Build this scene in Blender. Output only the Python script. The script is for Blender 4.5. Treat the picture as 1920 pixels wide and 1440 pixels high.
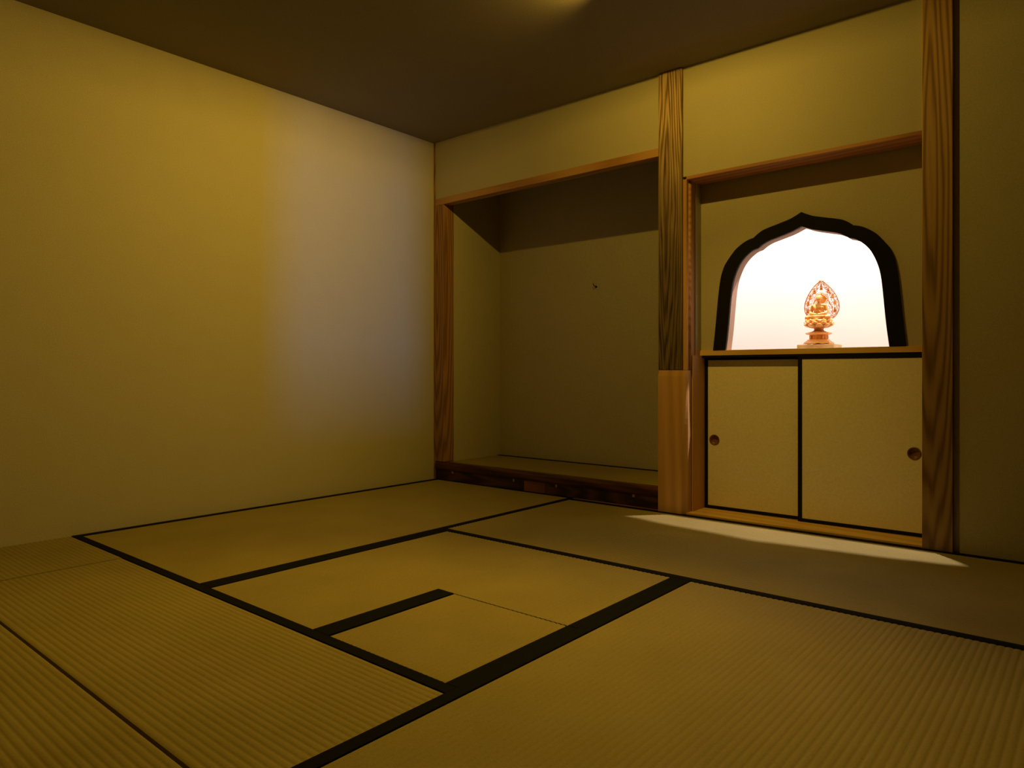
import bpy, bmesh, math, random
from mathutils import Vector, Matrix
from mathutils.geometry import tessellate_polygon
random.seed(7)
S = bpy.context.scene
for o in list(bpy.data.objects):
    bpy.data.objects.remove(o)
C = S.collection
# ------------------------------------------------------------------ camera
H = 0.61                                   # camera height above the mats
F_PX, HORIZON, YAW = 1317.84, 699.22, math.radians(40.196)
cd = bpy.data.cameras.new('camera'); cam = bpy.data.objects.new('camera', cd); C.objects.link(cam)
cd.sensor_width = 36.0; cd.lens = 36.0 * F_PX / 1920.0
cd.shift_x = 0.0; cd.shift_y = -(720 - HORIZON) / 1920.0
cd.clip_start = 0.02
cam.location = (4.84 * H, -4.59 * H, H)
cam.rotation_euler = (math.radians(90), 0, YAW)
S.camera = cam
# ------------------------------------------------------------------ world, lights, exposure
W = bpy.data.worlds.new('world'); S.world = W; W.use_nodes = True
W.node_tree.nodes['Background'].inputs[0].default_value = (0.02, 0.03, 0.05, 1)
W.node_tree.nodes['Background'].inputs[1].default_value = 0.1
S.view_settings.view_transform = 'Standard'
S.view_settings.look = 'None'
S.view_settings.exposure = 0.0
S.view_settings.gamma = 1.0
S.view_settings.use_curve_mapping = False


def light(name, kind, loc, energy, col, rot=(0, 0, 0), **kw):
    l = bpy.data.lights.new(name, kind); l.energy = energy; l.color = col
    for k, v in kw.items():
        setattr(l, k, v)
    o = bpy.data.objects.new(name, l); C.objects.link(o); o.location = loc; o.rotation_euler = rot
    return o


# amber ceiling fixture just outside the top of the frame: a weak open bulb, with three added fill spots
LAMP = (1.68, -0.80, 1.9262)
AMBER = (1.0, 0.62, 0.066)


def aim(frm, to):
    return (Vector(to) - Vector(frm)).to_track_quat('-Z', 'Y').to_euler()


light('ceiling_lamp_light', 'SPOT', LAMP, 21, AMBER, spot_size=math.pi, spot_blend=0.0, shadow_soft_size=0.011)
light('wall_fill_light', 'SPOT', LAMP, 79, AMBER, rot=aim(LAMP, (0.0, -1.60, 1.38)), spot_size=math.radians(132), spot_blend=1.0, shadow_soft_size=0.011)  # added fill that brightens the left wall
light('floor_fill_light', 'SPOT', LAMP, 74, AMBER, rot=aim(LAMP, (1.95, -2.15, 0.0)), spot_size=math.radians(84), spot_blend=0.9, shadow_soft_size=0.011)  # added fill that shapes the bright pool on the mats
light('niche_fill_light', 'SPOT', LAMP, 18.5, AMBER, rot=aim(LAMP, (1.86, 0.13, 0.38)), spot_size=math.radians(48), spot_blend=1.0, shadow_soft_size=0.011)  # added fill that lifts the sliding doors and pillar foot
# white spotlight in the shaft above the statue, behind the arch
NICHE = (2.03, 0.40, 1.75)
light('statue_spot_light', 'SPOT', NICHE, 127, (1.0, 0.82, 0.70), spot_size=math.radians(112), spot_blend=0.35, shadow_soft_size=0.012)
# dusk daylight that enters through the small window in the right wall
DAY = (6.6, -0.90, 1.15)
light('window_daylight', 'AREA', DAY, 62, (0.10, 0.36, 1.0), rot=(0, math.radians(90), 0), shape='RECTANGLE', size=0.45, size_y=0.2)
# ------------------------------------------------------------------ helpers


def nodes(name, rough=0.8, spec=0.3):
    m = bpy.data.materials.new(name); m.use_nodes = True
    nt = m.node_tree; b = nt.nodes['Principled BSDF']
    b.inputs['Roughness'].default_value = rough
    b.inputs['Specular IOR Level'].default_value = spec
    return m, nt, b


def N(nt, t, **kw):
    n = nt.nodes.new(t)
    for k, v in kw.items():
        if k.startswith('i_'):
            n.inputs[k[2:].replace('_', ' ')].default_value = v
        else:
            setattr(n, k, v)
    return n


def ramp(nt, stops, fac):
    r = nt.nodes.new('ShaderNodeValToRGB')
    while len(r.color_ramp.elements) < len(stops):
        r.color_ramp.elements.new(0.5)
    for e, (p, c) in zip(r.color_ramp.elements, stops):
        e.position = p; e.color = (*c, 1)
    nt.links.new(fac, r.inputs[0])
    return r.outputs[0]


def plaster(name, col, rough=0.6, spec=0.3, grain=260, bump=0.25, var=0.08):
    m, nt, b = nodes(name, rough, spec)
    tc = N(nt, 'ShaderNodeTexCoord')
    n1 = N(nt, 'ShaderNodeTexNoise', i_Scale=grain, i_Detail=4.0, i_Roughness=0.7)
    nt.links.new(tc.outputs['Object'], n1.inputs['Vector'])
    n2 = N(nt, 'ShaderNodeTexNoise', i_Scale=9.0, i_Detail=3.0)
    nt.links.new(tc.outputs['Object'], n2.inputs['Vector'])
    mx = N(nt, 'ShaderNodeMath', operation='MULTIPLY_ADD'); mx.inputs[1].default_value = 0.9
    nt.links.new(n1.outputs[0], mx.inputs[0])
    m2 = N(nt, 'ShaderNodeMath', operation='MULTIPLY'); m2.inputs[1].default_value = 0.1
    nt.links.new(n2.outputs[0], m2.inputs[0]); nt.links.new(m2.outputs[0], mx.inputs[2])
    lo = [c * (1 - 2 * var) for c in col]; hi = [min(1, c * (1 + 2 * var)) for c in col]
    nt.links.new(ramp(nt, [(0.3, lo), (0.7, hi)], mx.outputs[0]), b.inputs['Base Color'])
    bp = N(nt, 'ShaderNodeBump', i_Strength=bump, i_Distance=0.001)
    nt.links.new(n1.outputs[0], bp.inputs['Height']); nt.links.new(bp.outputs[0], b.inputs['Normal'])
    return m


def wood(name, dark, mid, light_, axis='Z', ring=16.0, stretch=0.10, dist=1.2, off=(0.3, 0.2, 0.0), rough=0.5, spec=0.35, fine=0.35, bump=0.25, clearband=0.5, age_shade=None, nscale=9.0):
    """long-grained wood: distorted ellipsoidal rings stretched along the grain axis plus fine fibres"""
    m, nt, b = nodes(name, rough, spec)
    tc = N(nt, 'ShaderNodeTexCoord')
    mp = N(nt, 'ShaderNodeMapping')
    sc = [1, 1, 1]; sc['XYZ'.index(axis)] = stretch
    mp.inputs['Scale'].default_value = sc; mp.inputs['Location'].default_value = off
    nt.links.new(tc.outputs['Object'], mp.inputs['Vector'])
    nz = N(nt, 'ShaderNodeTexNoise', i_Scale=nscale, i_Detail=2.0)
    nt.links.new(mp.outputs[0], nz.inputs['Vector'])
    mul = N(nt, 'ShaderNodeVectorMath', operation='MULTIPLY_ADD')
    mul.inputs[1].default_value = (0.05 * dist, 0.05 * dist, 0.05 * dist)
    nt.links.new(nz.outputs['Color'], mul.inputs[0]); nt.links.new(mp.outputs[0], mul.inputs[2])
    wv = N(nt, 'ShaderNodeTexWave', wave_type='RINGS', rings_direction='SPHERICAL', i_Scale=ring, i_Distortion=1.0, i_Detail=2.0)
    nt.links.new(mul.outputs[0], wv.inputs['Vector'])
    mp2 = N(nt, 'ShaderNodeMapping'); sc2 = [170, 170, 170]; sc2['XYZ'.index(axis)] = 5
    mp2.inputs['Scale'].default_value = sc2
    nt.links.new(tc.outputs['Object'], mp2.inputs['Vector'])
    fn = N(nt, 'ShaderNodeTexNoise', i_Scale=1.0, i_Detail=3.0)
    nt.links.new(mp2.outputs[0], fn.inputs['Vector'])
    mix = N(nt, 'ShaderNodeMix', data_type='FLOAT'); mix.inputs[0].default_value = fine
    nt.links.new(wv.outputs['Fac'], mix.inputs[2]); nt.links.new(fn.outputs[0], mix.inputs[3])
    colour = ramp(nt, [(0.12, dark), (clearband, mid), (0.88, light_)], mix.outputs[0])
    if age_shade:                                    # darker towards the lower end: aged pillar timber, painted light falloff on the post
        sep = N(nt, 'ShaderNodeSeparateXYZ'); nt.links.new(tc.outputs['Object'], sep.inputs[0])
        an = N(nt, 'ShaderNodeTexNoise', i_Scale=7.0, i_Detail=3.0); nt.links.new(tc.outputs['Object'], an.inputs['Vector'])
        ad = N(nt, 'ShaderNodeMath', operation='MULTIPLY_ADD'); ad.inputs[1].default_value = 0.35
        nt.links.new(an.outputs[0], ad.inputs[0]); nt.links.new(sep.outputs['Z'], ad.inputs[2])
        mr = N(nt, 'ShaderNodeMapRange'); mr.inputs['From Min'].default_value = age_shade[0]; mr.inputs['From Max'].default_value = age_shade[1]
        mr.inputs['To Min'].default_value = age_shade[2]; mr.inputs['To Max'].default_value = 1.0
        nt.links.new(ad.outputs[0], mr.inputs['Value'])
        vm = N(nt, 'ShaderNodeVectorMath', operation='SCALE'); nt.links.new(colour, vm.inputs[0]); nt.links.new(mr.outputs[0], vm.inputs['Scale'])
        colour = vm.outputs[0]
    nt.links.new(colour, b.inputs['Base Color'])
    bp = N(nt, 'ShaderNodeBump', i_Strength=bump, i_Distance=0.0015)
    nt.links.new(mix.outputs[0], bp.inputs['Height']); nt.links.new(bp.outputs[0], b.inputs['Normal'])
    return m


def rush(name, axis):
    """woven rush: fine strands running across the ribs; the ribs themselves are geometry"""
    m, nt, b = nodes(name, 0.7, 0.22)
    tc = N(nt, 'ShaderNodeTexCoord')
    mp = N(nt, 'ShaderNodeMapping')
    sc = [130, 130, 130]; sc['XY'.index(axis)] = 620
    mp.inputs['Scale'].default_value = sc
    nt.links.new(tc.outputs['Object'], mp.inputs['Vector'])
    n1 = N(nt, 'ShaderNodeTexNoise', i_Scale=1.0, i_Detail=2.0, i_Roughness=0.6)
    nt.links.new(mp.outputs[0], n1.inputs['Vector'])
    n2 = N(nt, 'ShaderNodeTexNoise', i_Scale=4.0, i_Detail=4.0)
    nt.links.new(tc.outputs['Object'], n2.inputs['Vector'])
    mix = N(nt, 'ShaderNodeMix', data_type='FLOAT'); mix.inputs[0].default_value = 0.35
    nt.links.new(n1.outputs[0], mix.inputs[2]); nt.links.new(n2.outputs[0], mix.inputs[3])
    nt.links.new(ramp(nt, [(0.25, (0.22, 0.175, 0.055)), (0.5, (0.30, 0.24, 0.082)), (0.75, (0.38, 0.305, 0.12))], mix.outputs[0]), b.inputs['Base Color'])
    bp = N(nt, 'ShaderNodeBump', i_Strength=0.35, i_Distance=0.0008)
    nt.links.new(n1.outputs[0], bp.inputs['Height']); nt.links.new(bp.outputs[0], b.inputs['Normal'])
    return m


def flat(name, col, rough=0.5, spec=0.3, metal=0.0, var=0.12, scale=60):
    m, nt, b = nodes(name, rough, spec)
    tc = N(nt, 'ShaderNodeTexCoord'); n = N(nt, 'ShaderNodeTexNoise', i_Scale=float(scale), i_Detail=3.0)
    nt.links.new(tc.outputs['Object'], n.inputs['Vector'])
    nt.links.new(ramp(nt, [(0.3, [c * (1 - var) for c in col]), (0.7, [min(1, c * (1 + var)) for c in col])], n.outputs[0]), b.inputs['Base Color'])
    b.inputs['Metallic'].default_value = metal
    return m


M = {}
M['wall'] = plaster('sand_plaster', (0.49, 0.445, 0.34), rough=0.55, spec=0.3)
M['wall2'] = plaster('sand_plaster_recess', (0.49, 0.445, 0.34), rough=0.6, spec=0.3)
M['ceil'] = plaster('ceiling_paper', (0.27, 0.235, 0.185), rough=0.8, spec=0.2, grain=170, bump=0.3)
M['white'] = plaster('white_plaster', (0.30, 0.285, 0.285), rough=0.8, spec=0.2, bump=0.05, var=0.01)
M['paper'] = plaster('door_paper', (0.84, 0.77, 0.60), rough=0.7, spec=0.25, grain=120, bump=0.1, var=0.04)
M['rushX'] = rush('rush_along_x', 'X')
M['rushY'] = rush('rush_along_y', 'Y')
M['black'] = flat('black_cloth', (0.007, 0.007, 0.008), 0.9, 0.08)
M['lacquer'] = flat('black_lacquer', (0.006, 0.006, 0.007), 0.55, 0.2)
M['archblack'] = flat('arch_black_paint', (0.009, 0.008, 0.006), 0.7, 0.12)
M['oldwood'] = wood('weathered_wood', (0.06, 0.03, 0.015), (0.42, 0.27, 0.14), (0.66, 0.48, 0.27), ring=30, stretch=0.06, dist=0.75, off=(0.0, 0.025, -0.10), nscale=30.0, fine=0.5, bump=0.8, rough=0.6, age_shade=(1.2, 1.85, 0.28))
M['smooth'] = wood('smooth_brown_wood', (0.46, 0.25, 0.105), (0.55, 0.31, 0.13), (0.62, 0.37, 0.17), ring=9, stretch=0.05, dist=0.7, off=(0.02, 0.01, -0.015), fine=0.5, bump=0.1, rough=0.7, spec=0.12)
M['post'] = wood('post_wood', (0.24, 0.13, 0.055), (0.43, 0.26, 0.11), (0.52, 0.33, 0.15), ring=24, stretch=0.06, dist=0.7, off=(0.0, 0.03, -0.095), nscale=16.0, fine=0.3, bump=0.15, rough=0.5, age_shade=(0.5, 1.7, 0.72))  # light falloff painted into the post colour, darker towards its foot
M['cpost'] = wood('corner_post_wood', (0.20, 0.10, 0.04), (0.34, 0.17, 0.075), (0.40, 0.21, 0.10), ring=24, stretch=0.07, dist=0.6, off=(-0.005, 0.02, -0.09), nscale=16.0, fine=0.3, bump=0.15, rough=0.5)
M['beam'] = wood('lintel_wood', (0.34, 0.16, 0.06), (0.46, 0.24, 0.095), (0.52, 0.29, 0.12), axis='X', ring=12, stretch=0.05, dist=0.8, fine=0.4, bump=0.1, rough=0.5)
M['redbeam'] = wood('lintel_red_wood', (0.30, 0.12, 0.05), (0.42, 0.19, 0.08), (0.50, 0.24, 0.11), axis='X', ring=12, stretch=0.05, dist=0.8, fine=0.4, bump=0.1, rough=0.5)
M['shelf'] = wood('shelf_wood', (0.62, 0.38, 0.12), (0.74, 0.47, 0.16), (0.80, 0.53, 0.20), axis='X', ring=10, stretch=0.05, dist=0.7, fine=0.4, bump=0.05, rough=0.45)
M['sill'] = wood('sill_wood', (0.62, 0.38, 0.12), (0.74, 0.47, 0.16), (0.80, 0.53, 0.20), axis='X', ring=10, stretch=0.05, dist=0.7, fine=0.4, bump=0.05, rough=0.4)
M['darkred'] = wood('dark_red_lacquered_wood', (0.035, 0.008, 0.004), (0.07, 0.018, 0.008), (0.11, 0.03, 0.013), axis='X', ring=14, stretch=0.06, dist=1.2, fine=0.3, bump=0.2, rough=0.35, spec=0.4)
M['darkboard'] = wood('dark_board', (0.02, 0.007, 0.004), (0.045, 0.016, 0.008), (0.085, 0.032, 0.016), axis='X', ring=18, stretch=0.1, dist=2.0, fine=0.3, bump=0.2, rough=0.5)
M['patch'] = wood('reddish_inlay_wood', (0.13, 0.04, 0.018), (0.18, 0.06, 0.026), (0.23, 0.085, 0.04), axis='X', ring=14, stretch=0.08, dist=1.0, fine=0.3, bump=0.1)
M['peg'] = flat('peg_wood', (0.30, 0.18, 0.10), 0.5)
M['pull'] = flat('finger_pull_wood', (0.20, 0.085, 0.03), 0.4, 0.4)
M['iron'] = flat('black_iron', (0.01, 0.009, 0.008), 0.4, 0.4, 0.6)
M['panel'] = wood('dark_panel_wood', (0.06, 0.035, 0.02), (0.10, 0.06, 0.03), (0.13, 0.08, 0.045), ring=6, stretch=0.06, dist=0.6)
M['reveal'] = plaster('opening_lining', (0.30, 0.205, 0.165), rough=0.8, spec=0.1, bump=0.05, var=0.02)
M['dark'] = flat('subfloor_dark', (0.02, 0.017, 0.014), 0.9, 0.1)
M['gold'] = flat('pale_carved_wood', (0.78, 0.40, 0.11), 0.4, 0.5, 0.0, 0.06, 200)
M['gold2'] = flat('openwork_carved_wood', (0.62, 0.22, 0.025), 0.45, 0.4, 0.0, 0.06, 200)
M['board'] = flat('pale_board', (0.72, 0.48, 0.22), 0.5, 0.3)
M['metalwhite'] = flat('lamp_metal', (0.6, 0.58, 0.55), 0.4, 0.5, 0.5)


def obj(name, bm, mat, parent=None, smooth=False, loc=None):
    me = bpy.data.meshes.new(name)
    bmesh.ops.recalc_face_normals(bm, faces=bm.faces)
    bm.to_mesh(me); bm.free()
    if smooth:
        for p in me.polygons: p.use_smooth = True
    me.materials.append(mat)
    o = bpy.data.objects.new(name, me); C.objects.link(o)
    if parent: o.parent = parent
    if loc: o.location = loc
    return o


def tag(o, label=None, cat=None, group=None, kind=None):
    if label: o['label'] = label
    if cat: o['category'] = cat
    if group: o['group'] = group
    if kind: o['kind'] = kind
    return o


def thing(name, label, cat, loc, group=None):
    o = bpy.data.objects.new(name, None); C.objects.link(o); o.location = loc
    o.empty_display_size = 0.1
    return tag(o, label, cat, group)


def struct(name, bm, mat):
    return tag(obj(name, bm, mat), kind='structure')


def box(bm, x0, x1, y0, y1, z0, z1, bev=0.0):
    vs = [bm.verts.new(p) for p in ((x0, y0, z0), (x1, y0, z0), (x1, y1, z0), (x0, y1, z0), (x0, y0, z1), (x1, y0, z1), (x1, y1, z1), (x0, y1, z1))]
    fs = [bm.faces.new([vs[i] for i in f]) for f in ((0, 3, 2, 1), (4, 5, 6, 7), (0, 1, 5, 4), (1, 2, 6, 5), (2, 3, 7, 6), (3, 0, 4, 7))]
    if bev > 0:
        es = {e for f in fs for e in f.edges}
        bmesh.ops.bevel(bm, geom=list(es), offset=bev, segments=2, affect='EDGES', profile=0.6)
    return bm


def B(x0, x1, y0, y1, z0, z1, bev=0.0, org=(0, 0, 0)):
    bm = bmesh.new()
    return box(bm, x0 - org[0], x1 - org[0], y0 - org[1], y1 - org[1], z0 - org[2], z1 - org[2], bev)


def prism(bm, pts, y0, y1):
    """polygon in the XZ plane extruded along Y"""
    a = [bm.verts.new((x, y0, z)) for x, z in pts]; b = [bm.verts.new((x, y1, z)) for x, z in pts]
    n = len(pts)
    for t3 in tessellate_polygon([[Vector((x, z, 0)) for x, z in pts]]):
        bm.faces.new([a[i] for i in t3]); bm.faces.new([b[i] for i in t3][::-1])
    for i in range(n):
        bm.faces.new((a[i], b[i], b[(i + 1) % n], a[(i + 1) % n]))
    return bm


def loft(bm, rings, cap=True):
    R_ = [[bm.verts.new(p) for p in r] for r in rings]
    n = len(rings[0])
    for a, b in zip(R_, R_[1:]):
        for i in range(n):
            bm.faces.new((a[i], a[(i + 1) % n], b[(i + 1) % n], b[i]))
    if cap:
        bm.faces.new(R_[0][::-1]); bm.faces.new(R_[-1])
    return bm


def lathe(bm, prof, n=32, c=(0, 0, 0), sx=1.0, sy=1.0, cap=True, scal=None):
    rings = []
    for r, z in prof:
        ring = []
        for k in range(n):
            a = 2 * math.pi * k / n
            rr = r * (scal(a, z) if scal else 1.0)
            ring.append((c[0] + rr * math.cos(a) * sx, c[1] + rr * math.sin(a) * sy, c[2] + z))
        rings.append(ring)
    return loft(bm, rings, cap)


def tube(bm, pts, r, n=6, closed=False):
    pts = [Vector(p) for p in pts]
    rings = []
    m = len(pts)
    for i, p in enumerate(pts):
        if closed:
            t = pts[(i + 1) % m] - pts[i - 1]
        else:
            t = pts[min(i + 1, m - 1)] - pts[max(i - 1, 0)]
        t.normalize()
        up = Vector((0, 1, 0)) if abs(t.y) < 0.9 else Vector((1, 0, 0))
        a = t.cross(up).normalized(); b = t.cross(a)
        rr = r[i] if isinstance(r, (list, tuple)) else r
        rings.append([bm.verts.new(p + rr * (math.cos(2 * math.pi * k / n) * a + math.sin(2 * math.pi * k / n) * b)) for k in range(n)])
    prs = list(zip(rings, rings[1:])) + ([(rings[-1], rings[0])] if closed else [])
    for A, Bq in prs:
        for k in range(n):
            bm.faces.new((A[k], A[(k + 1) % n], Bq[(k + 1) % n], Bq[k]))
    if not closed:
        bm.faces.new(rings[0][::-1]); bm.faces.new(rings[-1])
    return bm


def ball(bm, c, r, rot=None, seg=14):
    mt = Matrix.Translation(c)
    if rot is not None: mt = mt @ rot
    mt = mt @ Matrix.Diagonal((*r, 1)) if isinstance(r, (tuple, list)) else mt @ Matrix.Scale(r, 4)
    bmesh.ops.create_uvsphere(bm, u_segments=seg, v_segments=max(6, seg // 2 + 2), radius=1.0, matrix=mt)


# ------------------------------------------------------------------ room shell
CZ = 1.93
XR, YF = 3.6, -3.6
struct('floor', B(-0.1, XR + 0.1, YF - 0.1, 0.8, -0.15, -0.056), M['dark'])
struct('ceiling', B(-0.1, XR + 0.1, YF - 0.1, 0.0, CZ, CZ + 0.1), M['ceil'])
struct('wall_left', B(-0.1, 0.0, YF, 0.0, -0.056, CZ), M['wall'])
# upper wall over the alcove and over the niche
struct('wall_back', B(0.0125, 1.445, 0.0, 0.045, 1.606, CZ), M['wall'])
struct('wall_back_niche', B(1.5565, 2.466, 0.0, 0.12, 1.457, CZ), M['wall'])
struct('wall_back_right', B(2.556, XR, 0.003, 0.12, -0.056, CZ), M['wall'])
# alcove
AX0, AX1, AY = 0.079, 1.50, 0.483
struct('wall_alcove_left', B(-0.1, AX0, 0.08, AY, -0.056, CZ), M['wall2'])
struct('wall_alcove_back', B(-0.1, 1.60, AY, AY + 0.08, -0.056, CZ), M['wall2'])
struct('wall_alcove_right', B(1.50, 1.5555, 0.12, AY, -0.056, CZ), M['wall2'])
struct('ceiling_alcove', B(-0.1, 1.56, 0.0, AY + 0.08, CZ, CZ + 0.06), M['panel'])
struct('wall_front', B(-0.1, XR + 0.1, YF - 0.1, YF, -0.056, CZ), M['panel'])
# right wall with the small window whose daylight reaches the left wall
wy0, wy1, wz0, wz1 = -0.935, -0.545, 0.855, 1.468
bm = bmesh.new()
box(bm, XR, XR + 0.1, YF, wy0, -0.056, CZ); box(bm, XR, XR + 0.1, wy1, 0.12, -0.056, CZ)
box(bm, XR, XR + 0.1, wy0, wy1, -0.056, wz0); box(bm, XR, XR + 0.1, wy0, wy1, wz1, CZ)
struct('wall_right', bm, M['panel'])
bm = bmesh.new(); t_ = 0.03
box(bm, XR - 0.01, XR + 0.02, wy0 - t_, wy0, wz0 - t_, wz1 + t_); box(bm, XR - 0.01, XR + 0.02, wy1, wy1 + t_, wz0 - t_, wz1 + t_)
box(bm, XR - 0.01, XR + 0.02, wy0, wy1, wz0 - t_, wz0); box(bm, XR - 0.01, XR + 0.02, wy0, wy1, wz1, wz1 + t_)
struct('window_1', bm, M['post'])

# ------------------------------------------------------------------ tatami mats
RIB = 0.0152


def ribs(bm, x0, x1, y0, y1, along, amp=0.0015, seg=6):
    """ribbed top at z<=0 with ridges running along the given axis, closed down to -0.05"""
    a0, a1 = (y0, y1) if along == 'X' else (x0, x1)
    n = max(1, round((a1 - a0) / RIB)); st = n * seg
    top = []
    for i in range(st + 1):
        t = i / st; p = a0 + (a1 - a0) * t
        ph = (i % seg) / seg
        z = -amp * (1 - math.sin(math.pi * ph) ** 0.6 if ph > 0 else 1.0)
        top.append((p, z))

    def V(p, q, z):
        return bm.verts.new((q, p, z) if along == 'X' else (p, q, z))
    b0, b1 = (x0, x1) if along == 'X' else (y0, y1)
    ra = [V(p, b0, z) for p, z in top]; rb = [V(p, b1, z) for p, z in top]
    for i in range(st):
        f = bm.faces.new((ra[i], ra[i + 1], rb[i + 1], rb[i])); f.smooth = True
    box(bm, x0, x1, y0, y1, -0.05, -amp - 0.0002)
    return bm


def clothstrip(bm, x0, x1, y0, y1):
    box(bm, x0, x1, y0, y1, -0.049, 0.0012, 0.0006)


def mat_(label, parts, along, strips, org, G=0.0015):
    t = thing('tatami_mat', label, 'tatami mat', org, 'tatami mats on the floor')
    bm = bmesh.new()
    for x0, x1, y0, y1 in parts:
        ribs(bm, x0 - org[0] + G, x1 - org[0] - G, y0 - org[1] + G, y1 - org[1] - G, along)
    me = obj('rush_surface', bm, M['rushX' if along == 'X' else 'rushY'], t)
    for x0, x1, y0, y1 in strips:
        s = bmesh.new(); clothstrip(s, x0 - org[0], x1 - org[0], y0 - org[1], y1 - org[1])
        obj('cloth_border', s, M['black'], t)
    return t


h = H
xa, xc, xd = 1.605 * h, 3.265 * h, 2.530 * h     # mat edges in x
yb, yc, yd, ye = -1.462 * h, -3.0 * h, -2.325 * h, -3.757 * h
w = 0.0305
xe = 0.777 * h
XM = 2.995
mat_('long rush mat along the left wall, black border on both long sides', [(w, xa - w, yc, -0.001)], 'Y',
     [(0.0005, w, yc + 0.001, -0.001), (xa - w, xa, yc + 0.001, -0.001)], (xa / 2, yc / 2, 0.0))
mat_('long rush mat in front of the alcove and the sliding doors', [(xa, XM, yb + w, -0.034)], 'X',
     [(xa + 0.001, XM, yb, yb + w), (xa + 0.001, XM, -0.034, -0.007)], (1.9, -0.45, 0.0))
mat_('notched middle rush mat that wraps around the small square mat', [(xa + w, xd - w + 0.0014, yc, yb), (xd - w - 0.0014, xc - w, yd, yb)], 'Y',
     [(xa, xa + w, yc + 0.001, yb - 0.001), (xd - w, xd, yc + 0.001, yd), (xc - w, xc, yd + 0.001, yb - 0.001)], (xa + 0.3, -1.2, 0.0))
mat_('small square rush mat set into the middle mat', [(xd + w, xc - w, yc, yd)], 'Y',
     [(xd, xd + w, yc + 0.001, yd - 0.001), (xc - w, xc, yc + 0.001, yd - 0.001)], ((xd + xc) / 2, (yc + yd) / 2, 0.0), G=0.0028)
mat_('large ribbed rush mat in the right foreground, ribs running away from the camera', [(xc + w, XM, -2.75, yb)], 'Y',
     [(xc, xc + w, -2.75, yb - 0.001)], (2.5, -1.8, 0.0))
mat_('long ribbed rush mat in the left foreground, black border along its far edge', [(xe + 0.001, xc, ye, yc - w + 0.001)], 'X',
     [(xe + 0.001, xc, yc - w + 0.001, yc)], (1.3, -2.06, 0.0))
mat_('short ribbed rush mat piece at the left wall, far left edge', [(0.0, xe - 0.001, ye, yc - w + 0.004)], 'X',
     [(0.0005, xe, yc - w + 0.004, yc)], (0.25, -2.06, 0.0))
mat_('ribbed rush mat in the near left corner of the photo, no border visible', [(0.0, xc, -3.3, ye)], 'X', [], (1.0, -2.8, 0.0), G=0.006)
# rest of the floor, outside the frame
mat_('rush mat beside the right wall, past the large ribbed mat', [(XM, XR, -2.75, -0.01)], 'Y', [(XM, XM + w, -2.75, -0.01)], (3.3, -1.4, 0.0))
mat_('rush mat at the front wall, behind where the camera stands', [(xc, XR, -3.6, -2.75)], 'Y', [(xc, XR, -2.78, -2.752)], (2.8, -3.2, 0.0))

# ------------------------------------------------------------------ alcove woodwork
o = thing('corner_post', 'slim brown wooden post in the far corner beside the left wall', 'post', (0.04, 0.04, 0.0))
bm = bmesh.new(); box(bm, 0.0125 - 0.04, 0.079 - 0.04, -0.003 - 0.04, 0.08 - 0.04, 0.1045, 1.569, 0.001)
obj('post', bm, M['cpost'], o)
bm = B(0.0, 0.0122, -0.0035, 0.04, -0.05, CZ - 0.001, org=(0.04, 0.04, 0)); obj('corner_strip', bm, M['cpost'], o)

o = obj('lintel_beam', B(0.0125, 1.443, -0.004, 0.05, 1.569, 1.606, 0.0015, org=(0.72, 0.02, 1.569)), M['beam'], loc=(0.72, 0.02, 1.569))
tag(o, 'orange-brown lintel across the top of the empty alcove', 'beam')

o = thing('alcove_threshold', 'dark reddish-brown raised beam along the front of the alcove floor', 'beam', (0.73, 0.03, 0.0))
bm = bmesh.new()
prof = [(-0.004, 0.062), (-0.0065, 0.070), (-0.0065, 0.090), (-0.003, 0.099), (0.006, 0.103), (0.036, 0.103), (0.036, 0.0615)]
loft(bm, [[(x, y - 0.03, z) for y, z in prof] for x in (0.015 - 0.73, 1.443 - 0.73)])
obj('top_rail', bm, M['darkred'], o)
obj('front_board', B(0.015, 1.443, 0.0, 0.03, 0.004, 0.0612, org=(0.73, 0.03, 0)), M['darkboard'], o)
obj('inlaid_block', B(0.669, 0.804, -0.0012, 0.004, 0.005, 0.058, org=(0.73, 0.03, 0)), M['patch'], o)['label'] = 'lighter reddish wooden block let into the board'
for px in (0.598, 0.874, 1.311, 0.15):
    p = obj('peg', B(px - 0.006, px + 0.006, -0.002, 0.003, 0.044, 0.058, 0.0006, org=(0.73, 0.03, 0)), M['peg'], o)
    p['label'] = 'small pale square peg'
struct('trim_1', B(0.98, 1.443, -0.006, 0.0, -0.05, 0.003), M['redbeam'])

t = thing('alcove_mat', 'thin rush mat covering the raised alcove floor, black border along its back', 'tatami mat', (0.78, 0.25, 0.05))
bm = bmesh.new(); ribs(bm, 0.079 - 0.78, 1.498 - 0.78, 0.0365 - 0.25, 0.458 - 0.25, 'X', amp=0.0007, seg=4)
for v in bm.verts: v.co.z += 0.052
obj('rush_surface', bm, M['rushX'], t)
obj('cloth_border', B(0.0795, 1.498, 0.458, 0.4825, 0.05, 0.1035, org=(0.78, 0.25, 0.05)), M['black'], t)

bm = bmesh.new()
tube(bm, [(0, 0.0, 0.002), (0, -0.014, 0.002), (-0.001, -0.021, 0.004), (-0.003, -0.025, 0.012), (-0.004, -0.025, 0.019)], [0.0026, 0.0026, 0.0026, 0.0022, 0.0012], 8)
lathe(bm, [(0.0, 0), (0.0062, 0), (0.0062, 0.003), (0.0, 0.0045)], 14)
bmesh.ops.rotate(bm, verts=[v for v in bm.verts][-56:], cent=(0, 0, 0), matrix=Matrix.Rotation(math.radians(90), 3, 'X'))
o = obj('wall_hook', bm, M['iron'], smooth=True, loc=(0.791, 0.483, 1.088))
tag(o, 'tiny black hook on the back wall of the alcove', 'hook')

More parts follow.
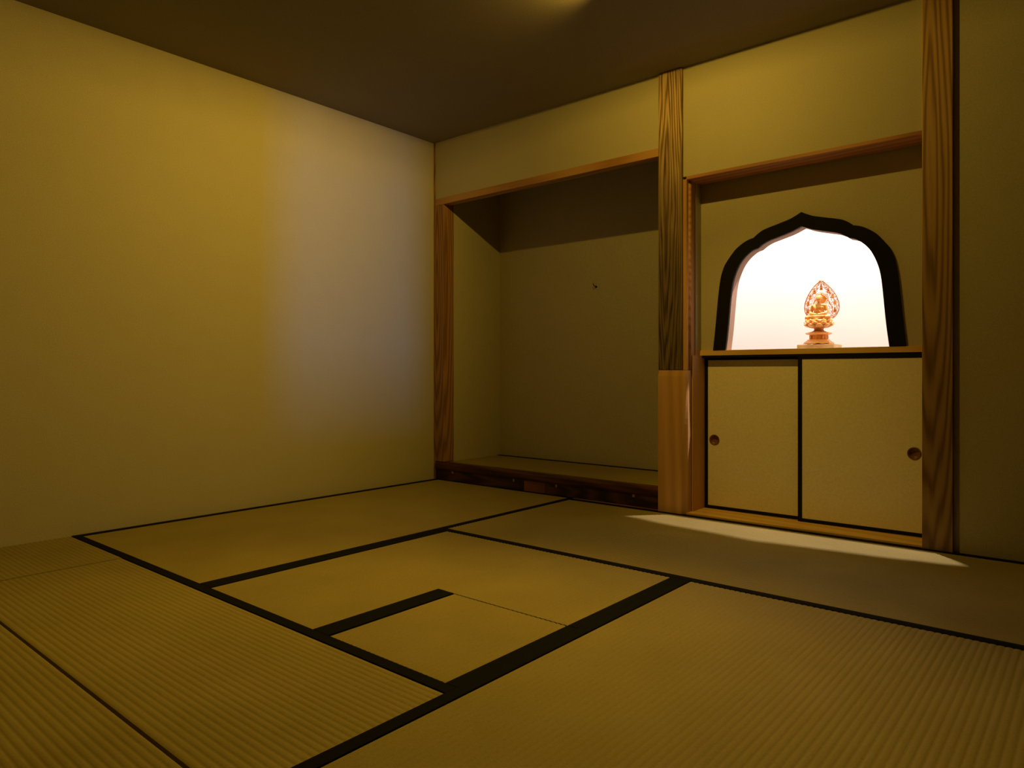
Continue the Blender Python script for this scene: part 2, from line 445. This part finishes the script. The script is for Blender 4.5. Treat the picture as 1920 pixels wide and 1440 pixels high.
# ------------------------------------------------------------------ pillar between alcove and niche
o = thing('alcove_pillar', 'weathered grained wooden pillar between the alcove and the lit niche, smooth orange-brown foot', 'pillar', (1.50, 0.05, 0.0))
PX = (1.50, 0.05)
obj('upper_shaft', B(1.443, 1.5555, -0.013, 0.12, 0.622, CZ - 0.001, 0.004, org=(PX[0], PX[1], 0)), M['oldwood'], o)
bm = bmesh.new(); rings = []
for i in range(25):
    z = 0.001 + 0.6205 * i / 24
    s = min(1, max(0, (z - 0.10) / 0.42)); s = s * s * (3 - 2 * s)
    xe_ = 1.5535 + 0.022 * s + (0.002 * math.sin(z * 14))
    xs = 1.5755 + 0.0055 * s
    k = 0.003 if i == 24 else 0
    rings.append([(1.443 + k - PX[0], -0.015 + k - PX[1], z), (xe_ - k - PX[0], -0.015 + k - PX[1], z), (xs - k - PX[0], 0.004 - 0.008 * s - PX[1], z),
                  (1.5745 - PX[0], 0.03 - PX[1], z), (1.5745 - PX[0], 0.12 - PX[1], z), (1.443 - PX[0], 0.12 - PX[1], z)])
loft(bm, rings)
obj('lower_shaft', bm, M['smooth'], o)['label'] = 'smooth orange-brown spliced foot of the pillar'

# jamb of the niche
o = thing('niche_jamb', 'narrow wooden jamb with a rounded bead on the left side of the lit niche', 'post', (1.56, 0.05, 0.62))
bm = bmesh.new(); box(bm, -0.004, 0.012, -0.05, 0.028, 0.003, 0.826)
obj('side_board', bm, M['smooth'], o)
bm = bmesh.new(); tube(bm, [(0.0125, -0.024, 0.003), (0.0125, -0.024, 0.4), (0.0125, -0.024, 0.826)], 0.0085, 12)
obj('bead', bm, M['beam'], o, smooth=True)['label'] = 'orange rounded bead'
NX0, NX1, NYW = 1.575, 2.466, 0.135
struct('wall_niche_left', B(1.556, 1.5748, 0.0805, 0.1345, 0.71, 1.4425), M['wall2'])
struct('trim_5', B(1.556, 1.5745, 0.0785, 0.1255, 0.0, 0.7095), M['smooth'])
struct('trim_2', B(1.5765, 1.582, 0.04, 0.16, -0.04, 0.686), M['smooth'])

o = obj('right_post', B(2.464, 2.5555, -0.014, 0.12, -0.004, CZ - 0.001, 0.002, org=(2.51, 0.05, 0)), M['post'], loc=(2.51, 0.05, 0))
tag(o, 'flat wooden post with arched grain at the right side of the lit niche', 'post')
o = obj('lintel_beam', B(1.572, 2.464, -0.003, 0.12, 1.443, 1.457, 0.001, org=(2.0, 0.02, 1.443)), M['redbeam'], loc=(2.0, 0.02, 1.443))
tag(o, 'thin reddish-brown lintel above the niche with the arched window', 'beam')
o = obj('sill_board', B(1.572, 2.464, -0.004, 0.30, -0.04, 0.008, 0.001, org=(2.0, 0.1, 0.0)), M['sill'], loc=(2.0, 0.1, 0.0))
tag(o, 'orange-brown floor sill below the two sliding doors', 'sill')
o = obj('display_shelf', B(1.569, 2.464, 0.126, 0.62, 0.6865, 0.7095, 0.001, org=(2.0, 0.3, 0.69)), M['shelf'], loc=(2.0, 0.3, 0.69))
tag(o, 'honey-coloured shelf board below the arched window, above the sliding doors', 'shelf')
obj('door_head', B(1.575, 2.464, 0.128, 0.20, 0.677, 0.6864), M['lacquer']); 
hd = bpy.data.objects['door_head']; hd.name = 'trim_3'; hd['kind'] = 'structure'


def sliding_door(label, x0, x1, yf, pullx, sw):
    z0, z1 = 0.009, 0.6765
    t = thing('sliding_door', label, 'door', ((x0 + x1) / 2, yf, z0), 'sliding doors below the shelf')
    og = ((x0 + x1) / 2, yf, z0); d = 0.018
    # the paper panel, with a round hole for the sunken pull
    pz = 0.3135; r = 0.0215; n = 28
    bm = bmesh.new()
    px0, px1, pz0, pz1 = x0 + sw - og[0], x1 - sw - og[0], 0.0135, z1 - z0 - 0.0105
    cx, cz = pullx - og[0], pz - z0
    outer = []
    for k in range(n):
        a = 2 * math.pi * k / n; dx, dz = math.cos(a), math.sin(a)
        tx = (px1 - cx) / dx if dx > 1e-9 else (px0 - cx) / dx if dx < -1e-9 else 1e9
        tz = (pz1 - cz) / dz if dz > 1e-9 else (pz0 - cz) / dz if dz < -1e-9 else 1e9
        q = min(tx, tz); outer.append((cx + q * dx, cz + q * dz, 'x' if tx < tz else 'z'))
    iv = [bm.verts.new((cx + r * math.cos(2 * math.pi * k / n), 0.002, cz + r * math.sin(2 * math.pi * k / n))) for k in range(n)]
    ov = [bm.verts.new((p[0], 0.002, p[1])) for p in outer]
    cr = {}
    for k in range(n):
        k2 = (k + 1) % n
        if outer[k][2] == outer[k2][2]:
            bm.faces.new((iv[k], ov[k], ov[k2], iv[k2]))
        else:
            qx = px1 if (outer[k][0] + outer[k2][0]) / 2 > cx else px0
            qz = pz1 if (outer[k][1] + outer[k2][1]) / 2 > cz else pz0
            c_ = bm.verts.new((qx, 0.002, qz)); bm.faces.new((iv[k], ov[k], c_, ov[k2], iv[k2]))
    obj('paper_panel', bm, M['paper'], t)
    for nm, a in (('side_rail', (x0, x0 + sw, z0, z1)), ('side_rail', (x1 - sw, x1, z0, z1)), ('bottom_rail', (x0 + sw, x1 - sw, z0, z0 + 0.0135)), ('top_rail', (x0 + sw, x1 - sw, z1 - 0.0105, z1))):
        obj(nm, B(a[0], a[1], yf, yf + d, a[2], a[3], 0.0008, org=og), M['lacquer'], t)
    bm = bmesh.new()
    lathe(bm, [(0.0235, -0.0005), (0.0235, 0.0015), (0.0205, 0.002), (0.0185, 0.0), (0.0165, -0.006), (0.010, -0.008), (0.0001, -0.0085)], 28, cap=False)
    bmesh.ops.rotate(bm, verts=bm.verts, cent=(0, 0, 0), matrix=Matrix.Rotation(math.radians(90), 3, 'X'))
    for v in bm.verts: v.co += Vector((cx, 0.002, cz))
    obj('finger_pull', bm, M['pull'], t, smooth=True)['label'] = 'round sunken brown wooden finger pull'
    return t


sliding_door('left sliding door with cream paper and black rails, running behind the other', 1.583, 2.011, 0.156, 1.6275, 0.0145)
sliding_door('right sliding door with cream paper, in front, beside the right post', 1.997, 2.462, 0.128, 2.414, 0.0165)
struct('wall_cupboard_back', B(1.556, 2.56, 0.30, 0.32, -0.04, 0.686), M['dark'])

# ------------------------------------------------------------------ niche wall with the arched opening
XM_ = 2.012


def sym(L):
    """half profile (distance from the centre, height) smoothed into a symmetric outline, left to right"""
    left = [(XM_ - d, z) for d, z in L]; right = [(XM_ + d, z) for d, z in reversed(L[:-1])]
    return left + right


def dens(ctrl, n=6):
    """Catmull-Rom through the points of each smooth piece"""
    out = []
    for piece in ctrl:
        P = [Vector((a, b, 0)) for a, b in piece]
        P = [2 * P[0] - P[1]] + P + [2 * P[-1] - P[-2]]
        for i in range(1, len(P) - 2):
            for k in range(n):
                t = k / n
                q = 0.5 * ((2 * P[i]) + (-P[i - 1] + P[i + 1]) * t + (2 * P[i - 1] - 5 * P[i] + 4 * P[i + 1] - P[i + 2]) * t * t + (-P[i - 1] + 3 * P[i] - 3 * P[i + 1] + P[i + 2]) * t ** 3)
                out.append((q.x, q.y))
    out.append(ctrl[-1][-1])
    return out


OUT = dens([[(0.376, 0.7095), (0.366, 0.80), (0.352, 0.945), (0.341, 1.022), (0.327, 1.067), (0.314, 1.090), (0.297, 1.113), (0.277, 1.137), (0.256, 1.154), (0.235, 1.167), (0.215, 1.1755), (0.196, 1.180)],
            [(0.196, 1.180), (0.180, 1.193), (0.159, 1.206), (0.134, 1.2145), (0.105, 1.222), (0.075, 1.230), (0.047, 1.238), (0.028, 1.246), (0.010, 1.255), (0.0, 1.2605)]])
INN = dens([[(0.320, 0.7095), (0.309, 0.80), (0.297, 0.930), (0.290, 0.985), (0.281, 1.020), (0.270, 1.049), (0.256, 1.076), (0.236, 1.101), (0.216, 1.118), (0.198, 1.129), (0.178, 1.1345)],
            [(0.178, 1.1345), (0.159, 1.148), (0.134, 1.160), (0.105, 1.168), (0.075, 1.176), (0.047, 1.184), (0.028, 1.191), (0.010, 1.199), (0.0, 1.203)]])
outp, innp = sym(OUT), sym(INN)
bm = bmesh.new()
poly = [(NX0, 0.7095)] + innp + [(NX1, 0.7095), (NX1, CZ + 0.35), (NX0, CZ + 0.35)]
prism(bm, poly, NYW, 0.186)
struct('wall_niche_front', bm, M['wall2'])
bm = bmesh.new()
prism(bm, outp + innp[::-1], 0.124, NYW - 0.0004)
o = obj('arch_frame', bm, M['archblack'])
tag(o, 'black ogee-arched window frame around the bright niche', 'frame')
# white lining of the opening, and the bright curved chamber behind it
bm = bmesh.new()
inn2 = [(XM_ + (x - XM_) * 0.9975, z - 0.0006) for x, z in innp]
A_ = [bm.verts.new((x, NYW + 0.001, z)) for x, z in inn2]; B_ = [bm.verts.new((x, 0.1875, z)) for x, z in inn2]
for i in range(len(inn2) - 1): bm.faces.new((A_[i], B_[i], B_[i + 1], A_[i + 1]))
lin = struct('trim_4', bm, M['reveal'])
bm = bmesh.new()
plan = [(1.585, 0.186)]
for k in range(33):
    a = math.pi - math.pi * k / 32
    plan.append((2.02 + 0.435 * math.cos(a), 0.30 + 0.29 * math.sin(a)))
plan += [(2.455, 0.186)]
lo = [bm.verts.new((x, y, 0.7096)) for x, y in plan]; hi = [bm.verts.new((x, y, 2.25)) for x, y in plan]
for i in range(len(plan) - 1):
    f = bm.faces.new((lo[i], lo[i + 1], hi[i + 1], hi[i])); f.smooth = True
bm.faces.new(hi)
bm.faces.new(lo[::-1])
struct('wall_niche_back', bm, M['white'])
struct('wall_niche_shell', B(1.5, 2.6, 0.62, 0.66, -0.05, 2.35), M['dark'])

# ------------------------------------------------------------------ statue
SX, SY, SZ = 2.020, 0.325, 0.7305
o = obj('display_board', B(1.948, 2.096, 0.268, 0.385, 0.7098, 0.7300, 0.001, org=(SX, SY, 0.7098)), M['board'], loc=(SX, SY, 0.7098))
tag(o, 'pale wooden board under the seated statue in the niche', 'board')
st = thing('buddha_statue', 'small carved golden-brown seated Buddha with openwork halo on a lotus pedestal', 'statue', (SX, SY, SZ))
u = 0.00027


def zz(v): return (1228 - v) * u


# hexagonal feet and plinth with scalloped lower edge
def hexring(r, z, n=48, amp=0.0, fr=6):
    out = []
    for k in range(n):
        a = 2 * math.pi * k / n
        s = (a + math.pi / 6) % (math.pi / 3) - math.pi / 6
        rr = r * math.cos(math.pi / 6) / math.cos(s) * (1 + amp * math.cos(fr * a))
        out.append((rr * math.cos(a), rr * math.sin(a), z))
    return out


bm = bmesh.new()
rings = [hexring(0.061, zz(1195))]
low = []
for k, p in enumerate(hexring(0.063, 0)):
    low.append((p[0], p[1], 0.0 + 0.0045 * abs(math.sin(12 * math.pi * k / 48)) + 0.0005))
loft(bm, [low, hexring(0.061, zz(1200)), hexring(0.050, zz(1172)), hexring(0.045, zz(1160)), hexring(0.045, zz(1150))])
obj('foot_plinth', bm, M['gold'], st)
bm = bmesh.new()
loft(bm, [hexring(0.038, zz(1155)), hexring(0.038, zz(1072))])
for k in range(6):
    a = math.pi / 3 * k + math.pi / 6
    R3 = Matrix.Rotation(a, 3, 'Z')
    for s in (-1, 1):
        b2 = bmesh.new(); box(b2, 0.032, 0.0355, s * 0.009 - 0.0055, s * 0.009 + 0.0055, zz(1142), zz(1090), 0.0015)
        bmesh.ops.rotate(b2, verts=b2.verts, cent=(0, 0, 0), matrix=R3)
        me = bpy.data.meshes.new('tmp'); b2.to_mesh(me); bm.from_mesh(me); b2.free()
obj('panelled_drum', bm, M['gold2'], st)
bm = bmesh.new()
loft(bm, [hexring(0.036, zz(1078)), hexring(0.050, zz(1072), amp=0.04), hexring(0.0585, zz(1056), amp=0.07), hexring(0.057, zz(1048), amp=0.05), hexring(0.040, zz(1036)), hexring(0.028, zz(1022))])
obj('eaves_tier', bm, M['gold'], st)
bm = bmesh.new()
lathe(bm, [(0.029, zz(1024)), (0.0245, zz(1018)), (0.0205, zz(1008)), (0.0185, zz(990)), (0.020, zz(968)), (0.022, zz(955))], 24)
obj('pedestal_neck', bm, M['gold2'], st, smooth=True)
# lotus seat: core and three rows of petals
bm = bmesh.new()
lathe(bm, [(0.012, zz(966)), (0.034, zz(955)), (0.048, zz(925)), (0.050, zz(880)), (0.047, zz(845)), (0.044, zz(838))], 36)


def petal(bm, a, r0, z0, r1, z1, wd, th=0.0022, n=7):
    ring = []
    for i in range(n + 1):
        t = i / n
        bul = math.sin(t * math.pi * 0.5)
        r = r0 + (r1 - r0) * bul; z = z0 + (z1 - z0) * t ** 1.35
        ww = wd * (math.sin(math.pi * min(1, t * 0.82 + 0.13)) ** 0.8) * (1 if t < 0.99 else 0.25)
        c = Vector((math.cos(a) * r, math.sin(a) * r, z)); tg = Vector((-math.sin(a), math.cos(a), 0)); ou = Vector((math.cos(a), math.sin(a), -0.3)).normalized()
        ring.append([c - tg * ww - ou * 0.0012, c + ou * th, c + tg * ww - ou * 0.0012, c - ou * th])
    R_ = [[bm.verts.new(p) for p in r] for r in ring]
    for A, Bq in zip(R_, R_[1:]):
        for k in range(4): bm.faces.new((A[k], A[(k + 1) % 4], Bq[(k + 1) % 4], Bq[k]))
    bm.faces.new(R_[0][::-1]); bm.faces.new(R_[-1])


obj('lotus_core', bm, M['gold'], st, smooth=True)
for row, (r0, z0, r1, z1, nn, ph) in enumerate(((0.020, zz(968), 0.060, zz(905), 10, 0), (0.030, zz(950), 0.058, zz(868), 10, 0.5), (0.036, zz(925), 0.053, zz(832), 12, 0.25))):
    for k in range(nn):
        b2 = bmesh.new(); petal(b2, 2 * math.pi * (k + ph) / nn, r0, z0, r1, z1, 0.0165 if row < 2 else 0.0135)
        obj('lotus_petal', b2, M['gold'], st, smooth=True)
# seated figure: one continuous surface
bm = bmesh.new()
zb = zz(838)
Y_ = -1  # figure looks towards -y


def limb(p, r, seg=10):
    pts = [Vector(a) for a in p]; out = []; rr = []
    for i in range(len(pts) - 1):
        for k in range(4):
            t = k / 4; out.append(pts[i].lerp(pts[i + 1], t)); rr.append(r[i] * (1 - t) + r[i + 1] * t)
    out.append(pts[-1]); rr.append(r[-1])
    for c, q in zip(out, rr): ball(bm, c, (q, q, q), seg=12)
    tube(bm, out, rr, 10)


ball(bm, (0, 0.003, zb + 0.009), (0.030, 0.024, 0.013))                     # hips and lap
ball(bm, (0, 0.002, zb + 0.026), (0.0205, 0.014, 0.020))                    # trunk
ball(bm, (0, 0.001, zb + 0.042), (0.0245, 0.0125, 0.0135))                  # chest
ball(bm, (0, 0.002, zb + 0.052), (0.0250, 0.0105, 0.0070))                  # shoulders
for s in (-1, 1):
    limb([(s * 0.014, 0.002, zb + 0.008), (s * 0.040, -0.014, zb + 0.007)], [0.0115, 0.0092])       # thighs
    limb([(s * 0.040, -0.014, zb + 0.0065), (-s * 0.008, -0.029, zb + 0.0085)], [0.0090, 0.0062])    # crossed shins
    ball(bm, (-s * 0.016, -0.030, zb + 0.0105), (0.0085, 0.0045, 0.0038))                             # feet on the lap
    limb([(s * 0.0235, 0.002, zb + 0.049), (s * 0.0305, 0.000, zb + 0.028), (s * 0.0275, -0.010, zb + 0.0215), (s * 0.006, -0.021, zb + 0.0185)], [0.0078, 0.0066, 0.0058, 0.0036])
    ball(bm, (s * 0.005, -0.0225, zb + 0.0180), (0.0062, 0.0036, 0.0026))
    for k in range(4):
        limb([(s * (0.006 - k * 0.002), -0.0235, zb + 0.0165 + 0.001 * k), (-s * 0.003, -0.0255, zb + 0.0165 + 0.001 * k)], [0.0010, 0.0009])
    ball(bm, (s * 0.0098, 0.001, zb + 0.0735), (0.0020, 0.0030, 0.0062))      # long ears
limb([(0, 0.002, zb + 0.052), (0, 0.001, zb + 0.066)], [0.0072, 0.0062])
ball(bm, (0, -0.0005, zb + 0.0755), (0.0098, 0.0105, 0.0122), seg=18)          # head
ball(bm, (0, 0.0022, zb + 0.0800), (0.0106, 0.0108, 0.0096), seg=18)           # hair cap
ball(bm, (0, 0.003, zb + 0.0905), (0.0052, 0.0052, 0.0045))                   # topknot
ball(bm, (0, -0.0110, zb + 0.0742), (0.0014, 0.0018, 0.0028))                 # nose
ball(bm, (0, -0.0102, zb + 0.0692), (0.0028, 0.0010, 0.0010))                 # lips
for s in (-1, 1):
    ball(bm, (s * 0.0038, -0.0096, zb + 0.0765), (0.0022, 0.0012, 0.0009))      # eyelids
for v in bm.verts:
    q = v.co.z - zb
    g = min(1, max(0, (q - 0.066) / 0.006))                       # the head is a little larger again
    v.co.x *= 1.08 + 0.12 * g; v.co.y *= 1.08 + 0.08 * g
    v.co.z = zb + (q * 1.18 if q < 0.068 else 0.068 * 1.18 + (q - 0.068) * 1.20)
body = obj('seated_figure', bm, M['gold'], st, smooth=True)
rm = body.modifiers.new('merge', 'REMESH'); rm.mode = 'VOXEL'; rm.voxel_size = 0.0008; rm.use_smooth_shade = True
# robe: folds over the shoulder and lap
bm = bmesh.new()
for i in range(5):
    x0 = -0.022 + i * 0.0035
    tube(bm, [(x0, -0.004 - 0.001 * i, zb + 0.055 - 0.001 * i), (x0 + 0.007, -0.0125, zb + 0.046 - 0.001 * i), (x0 + 0.018, -0.0145, zb + 0.034 - 0.0015 * i), (x0 + 0.030, -0.013, zb + 0.027 - 0.001 * i)], 0.0011, 6)
for i in range(4):
    tube(bm, [(-0.036 + i * 0.003, -0.016 - i * 0.004, zb + 0.015 - 0.001 * i), (0, -0.030 - i * 0.0022, zb + 0.010 - i * 0.0028), (0.036 - i * 0.003, -0.016 - i * 0.004, zb + 0.015 - 0.001 * i)], 0.0013, 6)
for v in bm.verts:
    v.co.x *= 1.08; v.co.y *= 1.10; v.co.z = zb + (v.co.z - zb) * 1.18
obj('robe_folds', bm, M['gold'], st, smooth=True)
# openwork halo standing behind the figure
hy = 0.040
halo = obj('halo_rim', bmesh.new(), M['gold2'], st)
hz0, hz1 = zz(812), zz(206)


def hw(t):
    """half width of the boat-shaped halo at relative height t"""
    pts = [(0, 0.045), (0.08, 0.060), (0.2, 0.0695), (0.3, 0.0715), (0.42, 0.0690), (0.55, 0.0620), (0.68, 0.0510), (0.8, 0.0370), (0.9, 0.0215), (0.97, 0.0070), (1.0, 0.0)]
    for (a, b), (c, d) in zip(pts, pts[1:]):
        if a <= t <= c: return b + (d - b) * (t - a) / (c - a)
    return 0


def rimpath(k, n=36):
    L = []
    for i in range(n + 1):
        t = i / n
        L.append((-hw(t) * k, hy + 0.010 * (t ** 2) * -1, hz0 + (hz1 - hz0) * (t if k > 0.95 else t * (0.9 * k + 0.08) + 0.0)))
    R_ = [(-x, y, z) for x, y, z in reversed(L[:-1])]
    return L + R_


bm = bmesh.new(); P1 = rimpath(1.0); tube(bm, P1, 0.0016, 6)
for i, p in enumerate(P1[::1]):
    ball(bm, p, (0.0021, 0.0018, 0.0021), seg=6)
halo.data = obj('tmp', bm, M['gold2'], smooth=True).data
bpy.data.objects.remove(bpy.data.objects['tmp'])
bm = bmesh.new(); tube(bm, rimpath(0.86), 0.0011, 6); tube(bm, rimpath(0.62), 0.0013, 6)
obj('inner_rim', bm, M['gold2'], st, smooth=True)
# head disc with ring and rays
hc = Vector((0, hy - 0.004, zz(505)))
bm = bmesh.new()
for rad, th in ((0.0245, 0.0016), (0.0300, 0.0011)):
    tube(bm, [(hc.x + rad * math.cos(a * math.pi / 18), hc.y, hc.z + rad * math.sin(a * math.pi / 18)) for a in range(36)], th, 6, closed=True)
b2 = bmesh.new(); lathe(b2, [(0.0001, 0), (0.0185, 0), (0.0200, 0.0015), (0.0185, 0.003), (0.0001, 0.0032)], 32, cap=False)
bmesh.ops.rotate(b2, verts=b2.verts, cent=(0, 0, 0), matrix=Matrix.Rotation(math.radians(90), 3, 'X'))
for v in b2.verts: v.co += hc + Vector((0, 0.002, 0))
me = bpy.data.meshes.new('tmp2'); b2.to_mesh(me); bm.from_mesh(me); b2.free()
for k in range(24):
    a = 2 * math.pi * k / 24
    tube(bm, [(hc.x + 0.0195 * math.cos(a), hc.y, hc.z + 0.0195 * math.sin(a)), (hc.x + 0.030 * math.cos(a), hc.y, hc.z + 0.030 * math.sin(a))], 0.0008, 5)
obj('head_disc', bm, M['gold'], st, smooth=True)
# scrollwork between the rims
bm = bmesh.new()
random.seed(3)


def scroll(c, r, a0, s):
    pts = []
    for i in range(15):
        t = i / 14; a = a0 + s * t * 4.6; rr = r * (1 - 0.75 * t)
        pts.append((c[0] + rr * math.cos(a), c[1] + 0.001 * math.sin(i), c[2] + rr * math.sin(a)))
    tube(bm, pts, [0.0011 - 0.0004 * i / 14 for i in range(15)], 5)


for t10 in range(1, 28):
    t = t10 / 28
    z = hz0 + (hz1 - hz0) * t
    wmax = hw(t)
    for fr in (0.93, 0.76, 0.60, 0.45):
        x = wmax * fr
        if x < 0.006: continue
        if (Vector((x, 0, z)) - Vector((0, 0, hc.z))).length < 0.031: continue
        if t < 0.12 and fr < 0.6: continue
        for s in (-1, 1):
            jx, jz = random.uniform(-.0012, .0012), random.uniform(-.0015, .0015)
            scroll((s * x + jx, hy - 0.010 * t * t, z + jz), random.uniform(0.0032, 0.0046), random.uniform(0, 6.28), s)
obj('scrollwork', bm, M['gold2'], st, smooth=True)
# tiny seated attendants and a finial canopy in the halo
for k, (fx, fz) in enumerate(((0, 330), (-0.029, 385), (0.029, 385), (-0.046, 470), (0.046, 470), (-0.055, 570), (0.055, 570), (-0.055, 690), (0.055, 690))):
    bm = bmesh.new(); z = zz(fz); yq = hy - 0.006
    ball(bm, (fx, yq, z), (0.0062, 0.004, 0.0040)); ball(bm, (fx, yq, z + 0.0048), (0.0044, 0.0032, 0.0048)); ball(bm, (fx, yq, z + 0.0108), (0.0026, 0.0026, 0.0030))
    lathe(bm, [(0.0045, -0.008), (0.0075, -0.0045), (0.0068, -0.003)], 10, c=(fx, yq, z))
    obj('attendant_figure', bm, M['gold2'], st, smooth=True)
bm = bmesh.new()
tube(bm, [(0, hy - 0.008, zz(300)), (0, hy - 0.010, zz(250)), (0, hy - 0.011, zz(198))], [0.0030, 0.0022, 0.0006], 6)
for s in (-1, 1):
    tube(bm, [(0, hy - 0.009, zz(300)), (s * 0.006, hy - 0.010, zz(270)), (s * 0.004, hy - 0.010, zz(235)), (0, hy - 0.011, zz(215))], 0.0010, 5)
obj('halo_finial', bm, M['gold2'], st, smooth=True)
# support peg that carries the halo
obj('halo_stem', B(-0.006, 0.006, 0.034, 0.044, zz(870), zz(800)), M['gold2'], st)

# ------------------------------------------------------------------ lamp fittings (outside the frame)
bm = bmesh.new(); lathe(bm, [(0.042, 0.0), (0.042, -0.0052), (0.040, -0.0052), (0.039, 0.0)], 32)
o = obj('ceiling_downlight', bm, M['metalwhite'], smooth=False, loc=(LAMP[0], LAMP[1], CZ))
tag(o, 'round flush downlight in the ceiling above the middle mats', 'lamp')
bm = bmesh.new(); lathe(bm, [(0.030, 0.150), (0.030, 0.02), (0.034, 0.015), (0.036, 0.0), (0.031, 0.0), (0.029, 0.02), (0.027, 0.145)], 24)
o = obj('spotlight', bm, M['metalwhite'], loc=(NICHE[0], NICHE[1], NICHE[2] + 0.0))
tag(o, 'small spotlight hidden high inside the niche above the statue', 'lamp')
